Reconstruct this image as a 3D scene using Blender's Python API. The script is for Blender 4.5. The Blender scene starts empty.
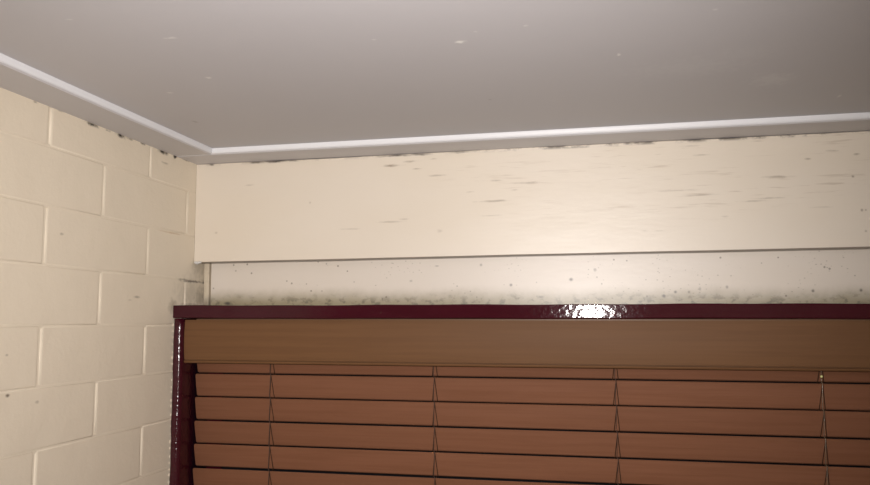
import bpy, bmesh, math, random
from mathutils import Matrix, Vector

scene = bpy.context.scene
COL = scene.collection
random.seed(7)

# ------------------------------------------------------------------ camera
W, H, F = 870.0, 485.0, 777.98
CAM = Vector((0.89375, -1.6076, 2.035))
YAW, PITCH, ROLL = -0.2039, 0.1022, -0.0057
fwd = Vector((math.sin(YAW) * math.cos(PITCH), math.cos(YAW) * math.cos(PITCH), math.sin(PITCH)))
rgt0 = Vector((math.cos(YAW), -math.sin(YAW), 0))
up0 = rgt0.cross(fwd)
rgt = math.cos(ROLL) * rgt0 + math.sin(ROLL) * up0
upv = -math.sin(ROLL) * rgt0 + math.cos(ROLL) * up0
cd = bpy.data.cameras.new('camera')
cd.sensor_width = 36.0
cd.lens = 36.0 * F / W
cd.clip_start = 0.01
cam = bpy.data.objects.new('camera', cd)
COL.objects.link(cam)
m = Matrix((rgt, upv, -fwd)).transposed().to_4x4()
m.translation = CAM
cam.matrix_world = m
scene.camera = cam

# ------------------------------------------------------------------ world, lights, exposure
world = bpy.data.worlds.new('night')
scene.world = world
world.use_nodes = True
world.node_tree.nodes['Background'].inputs[0].default_value = (0.02, 0.025, 0.04, 1)
world.node_tree.nodes['Background'].inputs[1].default_value = 0.3
FLASH_POWER = 84.0
FILL_POWER = 35.0  # emission of the lamp added for ambient fill
# the phone's flash, just beside the lens
ld = bpy.data.lights.new('camera_flash', 'SPOT')
ld.energy = FLASH_POWER
ld.color = (1.0, 0.945, 0.915)
ld.shadow_soft_size = 0.006
ld.spot_size = math.radians(96)
ld.spot_blend = 1.0
fl = bpy.data.objects.new('camera_flash', ld)
COL.objects.link(fl)
fl.location = CAM + Vector((-0.02, 0.0, 0.03))
aim = (fwd * F + rgt * (-45) + upv * (-25)).normalized()
fl.rotation_euler = (-aim).to_track_quat('Z', 'Y').to_euler()
vs = scene.view_settings
vs.view_transform = 'Standard'
vs.look = 'None'
vs.gamma = 1.0
vs.use_curve_mapping = False
vs.exposure = 0.03

ZB = CAM.z + 0.1378               # lower edge of the upper board
# ------------------------------------------------------------------ helpers
CZ = CAM.z                       # eye level; heights below are mostly given from it
CEIL = CZ + 0.3648               # underside of the perimeter strip
def px(x, y, axis, val):
    """point where the ray through a pixel meets the plane axis = val"""
    d = fwd * F + rgt * (x - W / 2) + upv * (H / 2 - y)
    return CAM + d * ((val - CAM[axis]) / d[axis])

def link(name, me, mat, parent=None):
    o = bpy.data.objects.new(name, me)
    COL.objects.link(o)
    if mat and not me.materials:
        me.materials.append(mat)
    if parent:
        o.parent = parent
    return o

def mesh(name, verts, faces, smooth=False):
    me = bpy.data.meshes.new(name)
    me.from_pydata(verts, [], faces)
    bm = bmesh.new(); bm.from_mesh(me)
    bmesh.ops.recalc_face_normals(bm, faces=bm.faces)
    bm.to_mesh(me); bm.free()
    if smooth:
        for p in me.polygons: p.use_smooth = True
    return me

def box_bm(bm, x0, x1, y0, y1, z0, z1):
    v = [bm.verts.new(c) for c in ((x0,y0,z0),(x1,y0,z0),(x1,y1,z0),(x0,y1,z0),(x0,y0,z1),(x1,y0,z1),(x1,y1,z1),(x0,y1,z1))]
    for f in ((3,2,1,0),(4,5,6,7),(0,1,5,4),(1,2,6,5),(2,3,7,6),(3,0,4,7)):
        bm.faces.new([v[i] for i in f])

def boxes(name, lst, mat, parent=None, bevel=0.0, seg=2):
    bm = bmesh.new()
    for b in lst: box_bm(bm, *b)
    if bevel:
        bmesh.ops.bevel(bm, geom=bm.edges[:], offset=bevel, segments=seg, profile=0.5, affect='EDGES')
    me = bpy.data.meshes.new(name); bm.to_mesh(me); bm.free()
    return link(name, me, mat, parent)

def extrude_x(name, prof, x0, x1, nseg=1, mat=None, parent=None, smooth=False, wob=None):
    """closed (y,z) profile swept along x"""
    n = len(prof); vs_, fs = [], []
    for i in range(nseg + 1):
        x = x0 + (x1 - x0) * i / nseg
        for (y, z) in prof:
            dy, dz = wob(x, y, z) if wob else (0, 0)
            vs_.append((x, y + dy, z + dz))
    for i in range(nseg):
        for k in range(n):
            a, b = i * n + k, i * n + (k + 1) % n
            fs.append((a, b, b + n, a + n))
    fs.append(tuple(range(n))); fs.append(tuple(nseg * n + k for k in range(n)))
    me = mesh(name, vs_, fs, smooth)
    return link(name, me, mat, parent)

def tube(bm, pts, r, sides=6):
    rings = []
    for i, p in enumerate(pts):
        p = Vector(p)
        t = (Vector(pts[min(i + 1, len(pts) - 1)]) - Vector(pts[max(i - 1, 0)])).normalized()
        ref = Vector((1, 0, 0)) if abs(t.x) < 0.8 else Vector((0, 1, 0))
        u = t.cross(ref).normalized(); w = t.cross(u)
        rings.append([bm.verts.new(p + r * (math.cos(a) * u + math.sin(a) * w)) for a in [2 * math.pi * k / sides for k in range(sides)]])
    for a, b in zip(rings, rings[1:]):
        for k in range(sides):
            bm.faces.new((a[k], a[(k + 1) % sides], b[(k + 1) % sides], b[k]))
    bm.faces.new(rings[0][::-1]); bm.faces.new(rings[-1])

def struct(o, label=None, cat=None):
    o['kind'] = 'structure'
    if label: o['label'] = label
    if cat: o['category'] = cat
    return o

# ------------------------------------------------------------------ materials
class M:
    def __init__(s, name, col, rough=0.5, spec=0.5, coat=0.0):
        s.m = bpy.data.materials.new(name); s.m.use_nodes = True
        s.t = s.m.node_tree; s.b = s.t.nodes['Principled BSDF']
        s.b.inputs['Roughness'].default_value = rough
        s.b.inputs['Specular IOR Level'].default_value = spec
        if coat:
            s.b.inputs['Coat Weight'].default_value = coat
            s.b.inputs['Coat Roughness'].default_value = 0.12
        s.b.inputs['Base Color'].default_value = (*col, 1)
        rgb = s.n('ShaderNodeRGB'); rgb.outputs[0].default_value = (*col, 1)
        s.c = rgb.outputs[0]
        g = s.n('ShaderNodeNewGeometry'); s.pos = g.outputs['Position']
        s.h = None
    def n(s, t): return s.t.nodes.new(t)
    def L(s, a, b): s.t.links.new(a, b)
    def val(s, x, sock):
        if hasattr(x, 'node'): s.L(x, sock)
        else: sock.default_value = x
    def math(s, op, a, b=0.0, clamp=False):
        k = s.n('ShaderNodeMath'); k.operation = op; k.use_clamp = clamp
        s.val(a, k.inputs[0]); s.val(b, k.inputs[1]); return k.outputs[0]
    def mapr(s, x, a, b, c=0.0, d=1.0, smooth=True):
        k = s.n('ShaderNodeMapRange'); k.interpolation_type = 'SMOOTHSTEP' if smooth else 'LINEAR'
        s.val(x, k.inputs[0])
        for i, v in enumerate((a, b, c, d)): k.inputs[i + 1].default_value = v
        return k.outputs[0]
    def scaled(s, v, sc, src=None):
        k = s.n('ShaderNodeVectorMath'); k.operation = 'MULTIPLY'
        s.L(src or s.pos, k.inputs[0]); k.inputs[1].default_value = v if not isinstance(v, (int, float)) else (v, v, v)
        return k.outputs[0]
    def noise(s, scale, stretch=(1, 1, 1), detail=3, rough=0.5, src=None):
        k = s.n('ShaderNodeTexNoise'); k.inputs['Scale'].default_value = scale
        k.inputs['Detail'].default_value = detail; k.inputs['Roughness'].default_value = rough
        s.L(s.scaled(stretch, 1, src), k.inputs['Vector']); return k.outputs[0]
    def voro(s, scale, stretch=(1, 1, 1), rnd=1.0):
        k = s.n('ShaderNodeTexVoronoi'); k.inputs['Scale'].default_value = scale
        s.L(s.scaled(stretch, 1), k.inputs['Vector']); return k
    def axis(s, i, src=None):
        k = s.n('ShaderNodeSeparateXYZ'); s.L(src or s.pos, k.inputs[0]); return k.outputs[i]
    def mix(s, fac, col):
        k = s.n('ShaderNodeMix'); k.data_type = 'RGBA'
        s.val(fac, k.inputs[0]); s.L(s.c, k.inputs[6])
        if hasattr(col, 'node'): s.L(col, k.inputs[7])
        else: k.inputs[7].default_value = (*col, 1)
        s.c = k.outputs[2]; return s
    def ellipse(s, c, r, amt=1.0, dist=None, soft=0.5):
        """soft-edged blot centred on c with radii r; dist: noise that roughens its outline"""
        k = s.n('ShaderNodeVectorMath'); k.operation = 'SUBTRACT'
        s.L(s.pos, k.inputs[0]); k.inputs[1].default_value = tuple(c)
        q = s.scaled(tuple(1.0 / x for x in r), 1, k.outputs[0])
        l = s.n('ShaderNodeVectorMath'); l.operation = 'LENGTH'; s.L(q, l.inputs[0])
        d = l.outputs['Value']
        if dist is not None: d = s.math('ADD', d, dist)
        return s.mapr(d, 1.0, soft, 0.0, amt)
    def bump(s, h, strength, dist):
        k = s.n('ShaderNodeBump'); k.inputs['Strength'].default_value = strength
        k.inputs['Distance'].default_value = dist; s.L(h, k.inputs['Height'])
        if s.h is not None: s.L(s.h, k.inputs['Normal'])
        s.h = k.outputs[0]; return s
    def done(s):
        s.L(s.c, s.b.inputs['Base Color'])
        if s.h is not None: s.L(s.h, s.b.inputs['Normal'])
        return s.m

CREAM = (0.76, 0.67, 0.52)
MOULD = (0.09, 0.075, 0.045)

def blots(mt, lst, col, plane_axis, plane_val, dist, thick=0.2, soft=0.0):
    """lst: (pixel x, pixel y, half length px, half height px, amount)"""
    acc = None
    for (x, y, a, b, amt) in lst:
        c = px(x, y, plane_axis, plane_val)
        u = (px(x + a, y, plane_axis, plane_val) - px(x - a, y, plane_axis, plane_val)).length / 2
        v = (px(x, y + b, plane_axis, plane_val) - px(x, y - b, plane_axis, plane_val)).length / 2
        r = {0: (thick, u, v), 1: (u, thick, v), 2: (u, v, thick)}[plane_axis]
        e = mt.ellipse(c, tuple(k * 1.25 for k in r), amt, dist, soft)
        acc = e if acc is None else mt.math('MAXIMUM', acc, e)
    mt.mix(acc, col)

# painted blockwork
b = M('painted_block', (0.745, 0.66, 0.53), 0.55, 0.35)
b.mix(b.mapr(b.noise(3.0, detail=4), 0.35, 0.7, 0.0, 0.35), (0.70, 0.615, 0.485))
b.mix(b.mapr(b.noise(60, (1, 1, 1), 4, 0.6), 0.62, 0.8, 0, 0.10), (0.45, 0.37, 0.26))
dn = b.math('MULTIPLY', b.math('SUBTRACT', b.noise(90, detail=3), 0.5), 1.6)
blots(b, [(92,124.5,6,2.4,1),(120,135.2,5,2.4,1),(163,151.8,5,2.6,1),(175,156.4,3,2.2,1),(143,143.5,3,1.6,.7),(35,102,3,1.4,.5),(60,111,3,1.2,.4),(108,130.8,3,1.2,.5),(130,139,4,1.2,.5),(186,160,4,1.4,.7)], (0.02,0.016,0.012), 0, 0.0, dn)
blots(b, [(193,281.5,13,1.6,.85),(204,283,4,1.6,.8),(184,279.5,6,1.2,.5)], (0.05,0.045,0.04), 0, 0.0, b.math('MULTIPLY', dn, .6))
blots(b, [(200,297,9,14,.5),(173,306,5,8,.5),(192,306,16,4,.6),(199,268,7,14,.35),(192,292,18,18,.25)], (0.16,0.13,0.085), 0, 0.0, b.math('MULTIPLY', dn, .7))  # mould smudges near the corner, plus painted shadow at the frame head's left end
blots(b, [(172,233,11,1.1,.5),(163,231,5,1,.3)], (0.40,0.24,0.10), 0, 0.0, b.math('MULTIPLY', dn, .6))
blots(b, [(7.5,395.5,2.4,2.0,.85),(137,297,3.4,1.6,.5),(62,234,2.6,1.5,.4),(37,402,2.4,1.8,.35),(7,355,1.8,1.5,.4),(165,163,4,1.2,.4),(130,300,2,1,.3)], (0.10,0.075,0.05), 0, 0.0, b.math('MULTIPLY', dn, .6))
b.bump(b.noise(14, detail=3), 0.35, 0.006)
b.bump(b.noise(140, detail=4, rough=0.6), 0.30, 0.0015)
MAT_BLOCK = b.done()

# cream boards
def board_mat(name, base, lower):
    b = M(name, base, 0.42, 0.75)
    b.mix(b.mapr(b.noise(2.2, (1, 1, 2), 3), 0.4, 0.65, 0, 0.45), tuple(x * y for x, y in zip(base, (0.95, 0.93, 0.88))))
    dn = b.math('MULTIPLY', b.math('SUBTRACT', b.noise(120, (.35, 1, 1), 3), 0.5), 1.8)
    z = b.axis(2)
    if not lower:
        zone = b.mapr(b.noise(3.3, (1, 1, 3), 2), 0.42, 0.58)
        zone = b.math('MULTIPLY', zone, b.mapr(z, CZ + 0.17, CZ + 0.27))
        st = b.mapr(b.noise(46, (0.28, 1, 4.0), 3, 0.55), 0.56, 0.72, 0, 0.42)
        zone = b.math('MULTIPLY', zone, b.mapr(b.axis(0), 0.42, 0.85, 0.0, 1.0))
        b.mix(b.math('MULTIPLY', st, zone), (0.36, 0.27, 0.19))
        blots(b, [(250,185,6,.9,.35),(310,202.5,1.6,1.4,.5),(216,233,1.8,1.3,.45),(391,166,12,1.5,.75),(411,161.5,8,1.3,.8),(416,169,6,1,.6),
                  (348,229,14,1,.28),(391,222,14,1.1,.35),(403,219,7,1,.35),(433,159,5,.9,.5),(437,175.6,10,1.1,.4),(497,180.6,6,1.4,.45),(528,183,14,1.3,.5),
                  (495,201,20,1.2,.5),(491,215.7,14,.9,.25),(404,219.5,5,.9,.35),(440,231,3,2,.25),(470,192,4,1,.3),(514,190,5,.9,.3),
                  (701,155,10,1,.35),(777,176.8,17,1.6,.5),(808,158.8,4,1.1,.65),(833,150.7,7,1.3,.75),(857,154,4,1.2,.6),(677,190.5,28,1.2,.28),(701,195,22,1,.35),
                  (753,201,14,1.1,.4),(770,198,20,1,.35),(820,207,14,1,.3),(658,231,9,1,.25),(725,216.6,5,1.1,.35),(645,231,4,1,.25),(853,176.5,1.6,1.6,.75),(862,210,1.5,1.5,.7),(866,210,1.2,1.2,.6),(866,231,1.4,1.4,.6),(758,141,8,1,.35),(690,146,9,1,.3)],
              (0.17, 0.115, 0.07), 1, 0.008, dn, soft=-.2)
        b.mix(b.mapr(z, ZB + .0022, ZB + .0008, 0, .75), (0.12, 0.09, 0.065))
        # grime where the board meets the ceiling strip
        x = b.axis(0)
        top = b.mapr(z, CEIL - 0.0085, CEIL - 0.002)
        g = b.mapr(b.noise(40, (.6, 1, 1), 4, .65), 0.44, 0.6)
        g = b.math('MULTIPLY', g, b.mapr(x, 0.62, 0.85, 0.25, 0.9))
        b.mix(b.math('MULTIPLY', top, g), (0.10, 0.08, 0.06))
        blots(b, [(258,162.2,7,1.6,.9),(280,161,18,1.7,1),(398,155.4,18,1.5,.9),(420,154.3,12,1.5,.7),(212,165,3,1.8,.8),(462,152.2,14,1.4,.5)], (0.04,0.03,0.025), 1, 0.008, dn)
    else:
        n1 = b.math('ADD', b.math('MULTIPLY', b.noise(9, (1, 1, .6), 4, .6), 0.020), b.math('MULTIPLY', b.noise(55, detail=3), 0.010))
        zz = b.math('ADD', b.math('SUBTRACT', z, n1), b.math('ADD', b.math('MULTIPLY', b.axis(0), 0.0085), b.mapr(b.axis(0), 1.47, 1.56, 0, .06)))
        b.mix(b.mapr(zz, CZ + 0.070, CZ + 0.026, 0, 0.9), (0.25, 0.21, 0.115))
        b.mix(b.math('MULTIPLY', b.mapr(zz, CZ + 0.056, CZ + 0.026, 0, .75), b.mapr(b.noise(85, (.7, 1, 1), 3, .6), 0.48, 0.64)), (0.09, 0.08, 0.05))
        v = b.voro(62, (1, 1, 1))
        sp = b.math('MULTIPLY', b.mapr(v.outputs['Distance'], 0.17, 0.09), b.mapr(b.noise(17, detail=2), 0.50, 0.58, 0, .7))
        b.mix(sp, (0.15, 0.12, 0.085))
        v2 = b.voro(140, (.7, 1, 1))
        b.mix(b.math('MULTIPLY', b.mapr(v2.outputs['Distance'], 0.22, 0.10), b.mapr(b.noise(11, detail=2), 0.52, 0.62, 0, .45)), (0.2, 0.165, 0.11))
        blots(b, [(227.5,303.5,4,2.2,1),(664,296,2.2,2.2,.9),(675.5,292,1.7,1.7,.75),(689,292,1.5,1.7,.6),(861,290.3,2.2,2.2,.95),(813,291,1.8,1.6,.8),(511,285,2,1.8,.8),(571,279.5,2.2,2,.75),(541,297,4,1.6,.6),(595,270,2,2,.5),(481,265,1.6,1.6,.5),(411,281,2,1.6,.4),(727,287,1.6,2,.5),(437,266,2.4,1,.4),(700,289,1.6,2.4,.5)],
              (0.06, 0.05, 0.04), 1, 0.045, b.math('MULTIPLY', dn, .4))
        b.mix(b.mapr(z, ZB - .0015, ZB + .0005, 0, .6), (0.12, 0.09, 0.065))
    b.bump(b.noise(5, (1, 1, 3), 3), 0.2, 0.006)
    b.bump(b.noise(110, (.35, 1, 1.4), 3), 0.16, 0.001)
    return b.done()
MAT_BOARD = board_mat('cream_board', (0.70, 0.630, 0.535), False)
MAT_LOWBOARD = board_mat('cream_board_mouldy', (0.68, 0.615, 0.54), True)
b = M('cream_batten', (0.60, 0.52, 0.40), 0.5, 0.3)
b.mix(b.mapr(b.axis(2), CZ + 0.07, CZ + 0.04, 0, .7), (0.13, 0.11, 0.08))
b.mix(b.mapr(b.noise(40, detail=3), .5, .7, 0, .4), (0.3, 0.25, 0.18))
MAT_BATTEN = b.done()
b = M('cream_wall', CREAM, 0.5, 0.4); b.bump(b.noise(60, detail=3), .15, .002); MAT_WALL = b.done()

# ceiling paint
b = M('ceiling_paint', (0.56, 0.545, 0.562), 0.5, 0.35)
b.mix(b.mapr(b.noise(1.7, detail=3), .4, .65, 0, .4), (0.535, 0.52, 0.537))
dn = b.math('MULTIPLY', b.math('SUBTRACT', b.noise(80, detail=3), 0.5), 1.8)
blots(b, [(459.5,42.2,6,1.6,1),(619,54.5,2.6,1.5,.9),(170,38.5,8,1.1,.5),(208,78,4,1.0,.5),(170,93,4,.9,.4),(374,40,3,.9,.35),(70,20,5,1,.3),(525,26,3,1.2,.35),(475,32,3,1,.3),(839,96.5,2,1,.4),(716,10,3,1,.3)],
      (0.92, 0.91, 0.88), 2, CEIL + 0.012, dn)
blots(b, [(773,80,22,7,.35),(690,68,60,10,.18),(740,55,40,8,.12)], (0.72, 0.715, 0.71), 2, CEIL + 0.012, dn)
blots(b, [(195,122,3,1.2,.35),(490,100,2,1,.2)], (0.2, 0.18, 0.16), 2, CEIL + 0.012, dn)
b.bump(b.noise(7, detail=3), 0.12, 0.005)
b.bump(b.noise(190, detail=3), 0.10, 0.0008)
MAT_CEIL = b.done()
b = M('ceiling_strip_paint', (0.575, 0.56, 0.575), 0.42, 0.4)
b.bump(b.noise(70, (.5, .5, 1), 3), 0.15, 0.001)
MAT_STRIP = b.done()

# glossy maroon joinery enamel, thick and lumpy
def maroon(name, lump):
    b = M(name, (0.040, 0.0045, 0.009), 0.07, 0.22)
    b.mix(b.mapr(b.noise(30, (.4, 1, 1), 3), .45, .7, 0, .5), (0.048, 0.006, 0.012))
    b.bump(b.noise(130, (.75, 1, 1), 2, .5), lump, 0.0022)
    b.bump(b.noise(420, detail=2), lump * .35, 0.0006)
    return b.done()
MAT_MAROON = maroon('maroon_enamel', 0.14)
MAT_JAMB = maroon('maroon_enamel_brushed', 0.6)
MAT_JAMB.node_tree.nodes['Principled BSDF'].inputs['Roughness'].default_value = 0.16
MAT_JAMB.node_tree.nodes['Principled BSDF'].inputs['Specular IOR Level'].default_value = 0.4

# stained timber of the blind
def wood(name, c1, c2, rough, grain):
    b = M(name, c1, rough, 0.15)
    tc = b.n('ShaderNodeTexCoord'); oi = b.n('ShaderNodeObjectInfo')
    sh = b.n('ShaderNodeVectorMath'); sh.operation = 'ADD'
    b.L(tc.outputs['Object'], sh.inputs[0])
    cx = b.n('ShaderNodeCombineXYZ'); b.L(b.math('MULTIPLY', oi.outputs['Random'], 37.0), cx.inputs[0]); b.L(b.math('MULTIPLY', oi.outputs['Random'], 11.0), cx.inputs[2])
    b.L(cx.outputs[0], sh.inputs[1]); src = sh.outputs[0]
    b.mix(b.mapr(b.noise(grain, (.035, 1, 1), 4, .6, src), .35, .68, 0, 1), c2)
    b.mix(b.mapr(b.noise(4, (.5, 1, 1), 2, .5, src), .35, .7, 0, .35), tuple(x * .8 for x in c1))
    b.mix(b.math('MULTIPLY', oi.outputs['Random'], .22), tuple(x * .78 for x in c2))
    b.bump(b.noise(grain * 1.5, (.03, 1, 1), 3, .6, src), .12, .0006)
    return b.done()
MAT_VALANCE = wood('stained_timber_valance', (0.152, 0.075, 0.033), (0.133, 0.064, 0.028), 0.55, 110)
MAT_SLAT = wood('stained_timber_slat', (0.205, 0.089, 0.049), (0.180, 0.076, 0.040), 0.48, 140)
b = M('brown_cord', (0.045, 0.022, 0.012), 0.7, 0.1); MAT_CORD = b.done()
b = M('nylon_cord', (0.06, 0.032, 0.022), 0.5, 0.25)
b.bump(b.noise(600, (1, 1, .5), 1), .5, .0006); MAT_NYLON = b.done()
b = M('shiny_cord', (0.16, 0.11, 0.07), 0.22, 1.0); b.bump(b.noise(170, (1, 1, .6), 2), .6, .003); MAT_SHINY = b.done()
b = M('brass', (0.80, 0.78, 0.33), 0.25, 0.8); MAT_BRASS = b.done()
b = M('dark_glass', (0.01, 0.011, 0.013), 0.05, 0.5); MAT_GLASS = b.done()
b = M('headrail_metal', (0.16, 0.085, 0.05), 0.4, 0.5); MAT_RAIL = b.done()
b = M('floor_vinyl', (0.30, 0.24, 0.18), 0.45, 0.4); b.mix(b.mapr(b.noise(12, detail=4), .4, .65, 0, .6), (0.24, 0.19, 0.14)); MAT_FLOOR = b.done()
b = M('fill_lamp_base', (0.8, 0.8, 0.78), 0.4, 0.4); MAT_FILLBASE = b.done()
b = M('fill_lamp_diffuser', (0.9, 0.9, 0.88), 0.3, 0.4)
b.b.inputs['Emission Color'].default_value = (1.0, 0.95, 0.92, 1); b.b.inputs['Emission Strength'].default_value = FILL_POWER; MAT_DIFF = b.done()  # glowing cover of the added fill lamp
b = M('caulk', (0.60, 0.60, 0.58), 0.4, 0.4); MAT_CAULK = b.done()
b = M('skirting_paint', (0.055, 0.008, 0.014), 0.25, 0.5); MAT_SKIRT = b.done()

# ------------------------------------------------------------------ room shell
XR, YR = 3.1, -3.0             # right wall, wall behind the camera
BACK = 0.060                   # plane of the recessed back wall
CT = CEIL + 0.0125             # ceiling sheet

struct(boxes('floor', [(-0.1, XR + .1, YR - .1, BACK + .1, -0.1, 0)], MAT_FLOOR))
struct(boxes('ceiling', [(-0.1, XR + .1, YR - .1, BACK + .1, CT, CT + .05)], MAT_CEIL))
struct(boxes('wall_right', [(XR, XR + .1, YR, BACK + .1, 0, CT)], MAT_WALL))
struct(boxes('wall_rear', [(-0.1, XR + .1, YR - .1, YR, 0, CT)], MAT_WALL))

# left wall: mortar core with single blocks
wl = struct(boxes('wall_left', [(-0.10, -0.0026, YR, BACK + .1, 0, CT)] + [(-0.05, -0.0010, YR, BACK + .1, CZ + .29805 - .1 * i - .004, CZ + .29805 - .1 * i + .004) for i in range(23)], MAT_BLOCK))
BL, BH = 0.30205, 0.100
Z0 = CZ + 0.29805
Y0 = -0.48165
cache = {}
def block_mesh(ly, lz, v):
    key = (round(ly, 4), round(lz, 4), v)
    if key in cache: return cache[key]
    rnd = random.Random(hash(key))
    bv, bh = 0.0056, 0.0032        # chamfers at the upright and the level joints
    hy, hz = ly / 2 - 0.0015, lz / 2
    def ring(x, iy, iz):
        return [(x, -hy + iy, -hz + iz), (x, hy - iy, -hz + iz), (x, hy - iy, hz - iz), (x, -hy + iy, hz - iz)]
    j = lambda p: (p[0], p[1] + rnd.uniform(-.0006, .0006), p[2] + rnd.uniform(-.0006, .0006))
    vv = ring(-0.04, 0, 0) + ring(-0.0028, 0, 0.0004)
    mid = [j(p) for p in ring(-0.0009, bv * .5, bh * .5)]
    fr = [j(p) for p in ring(0.0, bv, bh)]
    # level-joint chamfer is shallower than the upright one
    mid = [(-0.0007, p[1], p[2]) for p in mid]
    vv += mid + fr
    ff = []
    for r in range(3):
        for k in range(4):
            a, c = r * 4 + k, r * 4 + (k + 1) % 4
            ff.append((a, c, c + 4, a + 4))
    ff += [(12, 13, 14, 15), (3, 2, 1, 0)]
    me = mesh('block', vv, ff)
    for p in me.polygons: p.use_smooth = p.index < 12
    me.materials.append(MAT_BLOCK)
    cache[key] = me
    return me
course = -1
k = -1
while True:
    ztop = min(Z0 - BH * k, CT); zbot = max(Z0 - BH * (k + 1), 0.0)
    if ztop <= 0.001: break
    off = Y0 if k % 2 else Y0 + BL / 2
    mlo = int(math.floor((YR - off) / BL))
    for i in range(mlo, 4):
        ya, yb = max(off + i * BL, YR), min(off + (i + 1) * BL, BACK + .05)
        if yb - ya < 0.03: continue
        me = block_mesh(yb - ya, ztop - zbot, random.randint(0, 3))
        o = bpy.data.objects.new('block', me); COL.objects.link(o); o.parent = wl
        o.location = (random.uniform(-.0004, .0003), (ya + yb) / 2, (ztop + zbot) / 2)
        o.rotation_euler = (0, random.uniform(-.003, .003), random.uniform(-.0016, .0016))
    k += 1

# window assembly dimensions (frame hangs a touch lower on its right)
TILT = 0.0068
FX1 = 1.505                      # outer right edge of the frame
HT, HB = CZ + 0.0392, CZ + 0.0116
SILL = CZ - 1.07
FF = -0.074                      # front plane of the frame

# back wall: recessed lining with the window opening, and the boards fixed to it
wb = struct(boxes('wall_back', [(0.0, XR, BACK, BACK + .1, CZ + .0, CT), (FX1 - .02, XR, BACK, BACK + .1, 0, CZ + .0), (0.0, FX1 - .02, BACK, BACK + .1, 0, SILL - .02)], MAT_WALL))
rw = random.Random(3)
ph = [rw.uniform(0, 6.28) for _ in range(6)]
def wobz(x, y, z):
    return (0.0006 * math.sin(5 * x + ph[0]) + .0004 * math.sin(13 * x + ph[1]), 0.0006 * math.sin(7 * x + ph[2]) + 0.0003 * math.sin(23 * x + ph[3]))
def rect_prof(y0, y1, z0, z1, r=0.0012):
    return [(y1, z0), (y1, z1), (y0 + r, z1), (y0, z1 - r), (y0, z0 + r), (y0 + r, z0)]

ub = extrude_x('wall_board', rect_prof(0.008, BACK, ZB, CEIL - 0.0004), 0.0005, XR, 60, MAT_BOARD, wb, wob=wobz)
ub['label'] = 'wide cream upper board'
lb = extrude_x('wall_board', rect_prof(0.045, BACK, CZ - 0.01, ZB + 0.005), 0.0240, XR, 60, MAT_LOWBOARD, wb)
lb['label'] = 'mould-stained cream lower board'
boxes('corner_batten', [(0.0042, 0.0168, 0.048, BACK, CZ - .01, ZB + .003)], MAT_BATTEN, wb, 0.001)
# blob of filler at the corner end of the upper board
bm = bmesh.new()
bmesh.ops.create_icosphere(bm, subdivisions=2, radius=1)
for v in bm.verts:
    v.co = Vector((v.co.x * .009, v.co.y * .006, v.co.z * .0035)) * (1 + .25 * math.sin(7 * v.co.x + 5 * v.co.z))
me = bpy.data.meshes.new('filler_blob'); bm.to_mesh(me); bm.free()
o = link('filler_blob', me, MAT_CAULK, wb); o.location = (0.010, 0.006, ZB - .0005)
boxes('wall_board', [(FX1 + .001, XR, 0.045, BACK, 0, CZ - .01)], MAT_WALL, wb)
boxes('wall_board', [(0.0005, FX1 + .001, 0.045, BACK, 0, SILL - .03)], MAT_WALL, wb)

# perimeter strips under the ceiling: the back one runs through, the left one butts into it
SW = 0.0800
def strip_prof(a, b):
    r = .002
    return [(a, CT), (a, CEIL), (b + r, CEIL), (b, CEIL + r), (b, CT)]
t1 = extrude_x('trim_1', strip_prof(BACK, -SW), 0.0, XR, 40, MAT_STRIP, None, wob=lambda x, y, z: (0.0008 * math.sin(3 * x + 1) if y < 0 else 0, 0))
struct(t1, 'grey painted ceiling strip along the board wall', 'ceiling trim')
vv, ff, n = [], [], 24
for i in range(n + 1):
    y = YR + (-SW - .0006 - YR) * i / n
    w = 0.0833 + 0.0007 * math.sin(4 * y)
    vv += [(0, y, CT), (0, y, CEIL + .0003), (w - .002, y, CEIL + .0003), (w, y, CEIL + .0023), (w, y, CT)]
for i in range(n):
    for k in range(5):
        a, c = i * 5 + k, i * 5 + (k + 1) % 5
        ff.append((a, c, c + 5, a + 5))
ff += [(0, 1, 2, 3, 4), tuple(n * 5 + k for k in range(5))]
t2 = link('trim_2', mesh('trim_2', vv, ff), MAT_STRIP)
MAT_BEAD = M('white_bead_paint', (0.74, 0.745, 0.77), 0.4, 0.4).done()
def bead_prof(e, s):
    # quarter round against the strip's inner edge e, s = direction away from the wall
    p = [(e, CT), (e, CT - .0108)]
    return p + [(e + s * .004 * math.sin(a), CT - .0108 * math.cos(a)) for a in [math.pi / 2 * i / 5 for i in range(1, 6)]]
extrude_x('bead', bead_prof(-SW - .0012, -1), 0.0850, XR, 1, MAT_BEAD, t1)
pr = bead_prof(0.0842, 1); n = len(pr)
vv = [(x, YR, z) for x, z in pr] + [(x, -SW - .0012, z) for x, z in pr]
ff = [(k, (k + 1) % n, (k + 1) % n + n, k + n) for k in range(n)] + [tuple(range(n)), tuple(range(n, 2 * n))]
link('bead', mesh('bead', vv, ff), MAT_BEAD, t2)
struct(t2, 'grey painted ceiling strip along the block wall', 'ceiling trim')
struct(boxes('baseboard_left', [(0.0, 0.016, YR, 0.04, 0, .09)], MAT_SKIRT, None, .003))

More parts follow.
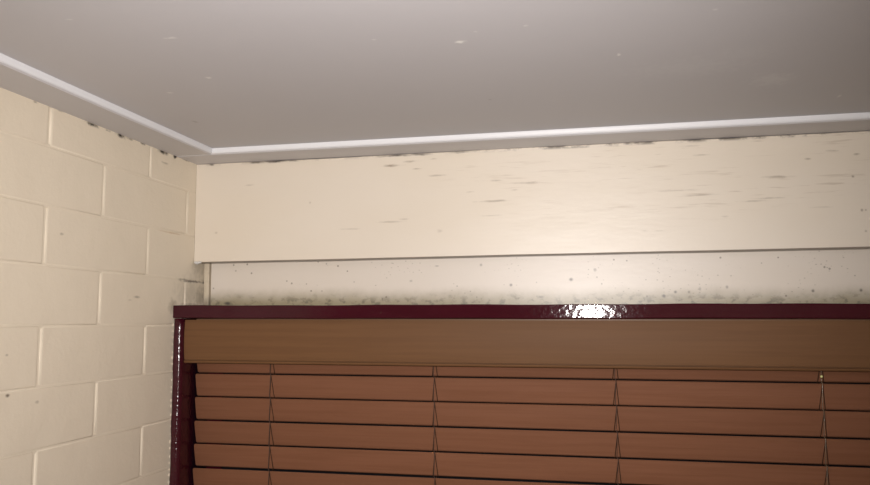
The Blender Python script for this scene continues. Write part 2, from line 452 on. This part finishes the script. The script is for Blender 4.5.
# ------------------------------------------------------------------ window with its maroon frame
win = bpy.data.objects.new('window_1', None); COL.objects.link(win)
struct(win, 'window in a glossy maroon timber frame in the board wall', 'window')
PIV = Vector((0, FF, HT))
win.location = PIV
win.rotation_euler = (0, TILT, 0)
def W_(o):
    """put a mesh written in world numbers into the frame's own, slightly tilted, space"""
    o.data.transform(Matrix.Translation(-PIV))
    for v in o.data.vertices: v.co.x -= TILT * v.co.z          # uprights stay plumb
    return o
def round_prof(y0, y1, z0, z1, r, seg=4):
    p = [(y1, z0), (y1, z1)]
    for i in range(seg + 1):
        a = math.pi / 2 * i / seg
        p.append((y0 + r - r * math.sin(a), z1 - r + r * math.cos(a)))
    for i in range(seg + 1):
        a = math.pi / 2 * i / seg
        p.append((y0 + r - r * math.cos(a), z0 + r - r * math.sin(a)))
    return p
W_(extrude_x('frame_head', round_prof(FF - .0015, BACK, HB, HT, .0022), 0.0003, FX1, 90, MAT_MAROON, win,
             wob=lambda x, y, z: (0, 0.0004 * math.sin(31 * x) + .0004 * math.sin(12 * x + 1))))
def jamb(xa, xb, side):
    # bull-nosed front arris on the inner side
    r = 0.011
    prof = [(xa, 0.055), (xa, FF + .004)]
    prof += [(xa + .004 - .004 * math.cos(a), FF + .004 - .004 * math.sin(a)) for a in [math.pi / 2 * i / 4 for i in range(1, 5)]]
    prof += [(xb - r + r * math.sin(a), FF + r - r * math.cos(a)) for a in [math.pi / 2 * i / 8 for i in range(9)]]
    prof += [(xb, 0.055)]
    if side < 0: prof = [(xa + xb - x, y) for x, y in prof]
    n = len(prof); vv, ff = [], []
    N = 60
    for i in range(N + 1):
        z = HB - .0003 + (SILL - HB) * i / N
        vv += [(x + (.0006 * math.sin(i * 1.9) + .0005 * math.sin(i * .8 + 1) if 2 <= q <= 5 else 0), y, z) for q, (x, y) in enumerate(prof)]
    for i in range(N):
        for k in range(n):
            a, c = i * n + k, i * n + (k + 1) % n
            ff.append((a, c, c + n, a + n))
    ff += [tuple(range(n)), tuple(N * n + k for k in range(n))]
    return W_(link('jamb', mesh('jamb', vv, ff, True), MAT_JAMB, win))
jamb(0.0006, 0.0204, 1)
jamb(FX1 - .0213, FX1 - .0005, -1)
W_(boxes('window_sill', [(0.001, FX1, FF - .03, 0.055, SILL - .03, SILL)], MAT_MAROON, win, .004))
W_(boxes('window_pane', [(0.03, FX1 - .03, 0.046, 0.050, SILL + .002, HB - .002)], MAT_GLASS, win))
W_(boxes('sash_rail', [(0.0255, FX1 - .025, 0.038, 0.054, HB - .045, HB - .0005)], MAT_MAROON, win, .002))
W_(boxes('sash_rail', [(0.0255, FX1 - .025, 0.038, 0.054, SILL + .0005, SILL + .05)], MAT_MAROON, win, .002))
for sx in (0.0255, FX1 - .060):
    W_(boxes('sash_stile', [(sx, sx + .035, 0.0375, 0.0545, SILL + .0505, HB - .0455)], MAT_MAROON, win, .002))
# lumps of wall paint along the outer edge of the left jamb
rp = random.Random(5)
bm = bmesh.new()
for i in range(26):
    z = HB - .01 - i * .0145 - rp.uniform(0, .006)
    s = rp.uniform(.0016, .0034)
    q = bmesh.ops.create_icosphere(bm, subdivisions=1, radius=1)
    for v in q['verts']:
        v.co = Vector((v.co.x * s * .55 + .0006, v.co.y * s + FF + .001, v.co.z * s * rp.uniform(1.0, 1.8) + z))
me = bpy.data.meshes.new('paint_drips'); bm.to_mesh(me); bm.free()
o = W_(link('paint_drips', me, MAT_BLOCK, win)); o['kind'] = 'stuff'

# ------------------------------------------------------------------ venetian blind
bl = bpy.data.objects.new('venetian_blind', None); COL.objects.link(bl)
bl.location = PIV
bl.rotation_euler = (0, TILT, 0)
bl['label'] = 'closed brown timber venetian blind with a deep valance inside the maroon frame'
bl['category'] = 'blind'
BX0, BX1 = 0.0250, FX1 - .0245
# valance with a gently bowed face and a routed lower edge
vt, vbm = HB - .0032, CZ - 0.0840
prof = [(-0.0385, vbm + .002), (-0.0385, vt)]
VY = -.006
for i in range(13):
    u = i / 12
    z = vt - (vt - vbm - .0075) * u
    prof.append((VY - 0.0525 - .0042 * math.sin(math.pi * (.12 + .80 * u)), z))
prof += [(VY - a, vbm + c) for a, c in ((.0510, .0068), (.0510, .0058), (.0545, .0050), (.0552, .0030), (.0540, .0008), (.0515, 0))]
W_(extrude_x('valance', prof, 0.0207, FX1 - .0217, 1, MAT_VALANCE, bl))
for sx in (0.0207, FX1 - .0277):
    W_(boxes('valance_return', [(sx, sx + .006, -.0384, 0.012, vbm + .03, vt)], MAT_VALANCE, bl))
W_(boxes('headrail', [(BX0 + .008, BX1 - .008, -.0365, 0.012, CZ - .045, HB - .0004)], MAT_RAIL, bl, .002))
# slats: turned shut, room-side edge up
PITCH_S, TOP0 = 0.0506, CZ - 0.0592
SV, SYF, SYB, ST = 0.0494, -0.0180, -0.0075, 0.0032
NSL = 19
dirv = Vector((0, SYB - SYF, -SV)); Ls = dirv.length; du = dirv.normalized(); nu = Vector((0, -du.z, du.y))   # nu: away from the room?
if nu.y > 0: nu = -nu                                                  # nu points to the room
sp = []
for (s, t) in ((.0004, .1), (0, .45), (.0014, 1), (.5 * Ls, 1.0), (Ls - .0030, 1), (Ls - .0008, .45), (Ls, .1), (Ls - .0012, 0), (.5 * Ls, 0), (.0012, 0)):
    bow = .0006 * math.sin(math.pi * s / Ls)
    p = du * s + nu * (ST * (t - 1) + bow)
    sp.append((p.y, p.z))
n = len(sp); vv, ff = [], []
xs = [(BX0, .0), (BX0 + .0015, 0), (BX1 - .0015, 0), (BX1, 0)]
for xi, (x, _) in enumerate(xs):
    for (y, z) in sp:
        sh = .0012 if xi in (0, 3) else 0
        zc_ = -SV / 2
        vv.append((x, y, z + (sh if z < zc_ - .015 else (-sh if z > zc_ + .015 else 0))))
for i in range(3):
    for k in range(n):
        a, c = i * n + k, i * n + (k + 1) % n
        ff.append((a, c, c + n, a + n))
ff += [tuple(range(n)), tuple(3 * n + k for k in range(n))]
slat_me = mesh('slat', vv, ff); slat_me.materials.append(MAT_SLAT)
rs = random.Random(11)
tops = []
for i in range(NSL):
    o = bpy.data.objects.new('slat', slat_me); COL.objects.link(o); o.parent = bl
    zt = TOP0 - i * PITCH_S + rs.uniform(-.0006, .0006)
    tops.append(zt)
    o.location = Vector((rs.uniform(-.0008, .0008) - TILT * (zt - PIV.z), SYF, zt)) - PIV
    o.rotation_euler = (rs.uniform(-.02, .02), rs.uniform(-.0006, .0006), 0)
zend = tops[-1] - SV
W_(boxes('bottom_rail', [(BX0, BX1, -.030, -.002, zend - .022, zend - .006)], MAT_SLAT, bl, .003))
# string ladders: an upright cord at the room side and two rungs spreading down the face of each slat
for li, lx in enumerate((0.2024, 0.5621, 0.9267, 1.3028)):
    bm = bmesh.new()
    for zt in tops:
        for dx in (-.0065, .0045):
            pts = []
            for u in (0.0, .25, .5, .75, 1.0):
                p = Vector((lx + .0004 + dx * u, SYF, zt)) + du * (Ls * u) + nu * .0011
                pts.append(p)
            pts.insert(0, Vector((lx, SYF - .0006, zt + .0016)))
            pts.append(Vector((lx + dx, SYB + .004, zt - SV - .002)))
            tube(bm, pts, .0009, 5)
    tube(bm, [(lx, SYB + .0045, CZ - .045), (lx, SYB + .0045, zend - .008)], .0006, 5)
    me = bpy.data.meshes.new('ladder_rungs'); bm.to_mesh(me); bm.free()
    for p in me.polygons: p.use_smooth = True
    lad = W_(link('ladder_rungs', me, MAT_CORD, bl))
    bm = bmesh.new()
    pts = []
    z = CZ - .046
    for zt in tops:
        pts += [(lx, SYF - .0012, zt + .001), (lx - .0012, SYF - .0016, zt - SV * .5), (lx - .0022, SYF - .0010, zt - SV * .93)]
    pts.append((lx, SYF, zend - .008))
    tube(bm, [(lx, SYF - .001, z)] + pts, .00075, 6)
    me = bpy.data.meshes.new('ladder_cord'); bm.to_mesh(me); bm.free()
    for p in me.polygons: p.use_smooth = True
    W_(link('ladder_cord', me, MAT_SHINY if li == 3 else MAT_NYLON, lad))
# small brass eyelet at the top of the right-hand ladder
e = px(821.5, 376.5, 1, SYF - .004)
bm = bmesh.new()
bmesh.ops.create_uvsphere(bm, u_segments=12, v_segments=8, radius=.0024)
me = bpy.data.meshes.new('eyelet'); bm.to_mesh(me); bm.free()
for p in me.polygons: p.use_smooth = True
o = link('eyelet', me, MAT_BRASS, bl)
o.location = Matrix.Rotation(-TILT, 3, 'Y') @ (e - PIV)
o['label'] = 'tiny brass bead on the cord'

# ------------------------------------------------------------------ unseen lamp added behind the camera as ambient fill
lp = bpy.data.objects.new('added_fill_lamp', None); COL.objects.link(lp)
lp.location = (1.55, -2.25, CT)
lp['label'] = 'unseen round fill lamp added behind the photographer for ambient light'
lp['category'] = 'added fill lamp'
def lathe(name, prof, mat, parent, seg=32):
    vv, ff = [], []
    for (r, z) in prof:
        vv += [(r * math.cos(2 * math.pi * k / seg), r * math.sin(2 * math.pi * k / seg), z) for k in range(seg)]
    for i in range(len(prof) - 1):
        for k in range(seg):
            a, c = i * seg + k, i * seg + (k + 1) % seg
            ff.append((a, c, c + seg, a + seg))
    ff += [tuple(range(seg)), tuple((len(prof) - 1) * seg + k for k in range(seg))]
    return link(name, mesh(name, vv, ff, True), mat, parent)
lathe('fill_lamp_base', [(.16, 0), (.16, -.02), (.15, -.025)], MAT_FILLBASE, lp)
lathe('fill_lamp_shade', [(.148, -.0252), (.145, -.045), (.12, -.07), (.07, -.085), (.01, -.09)], MAT_DIFF, lp)
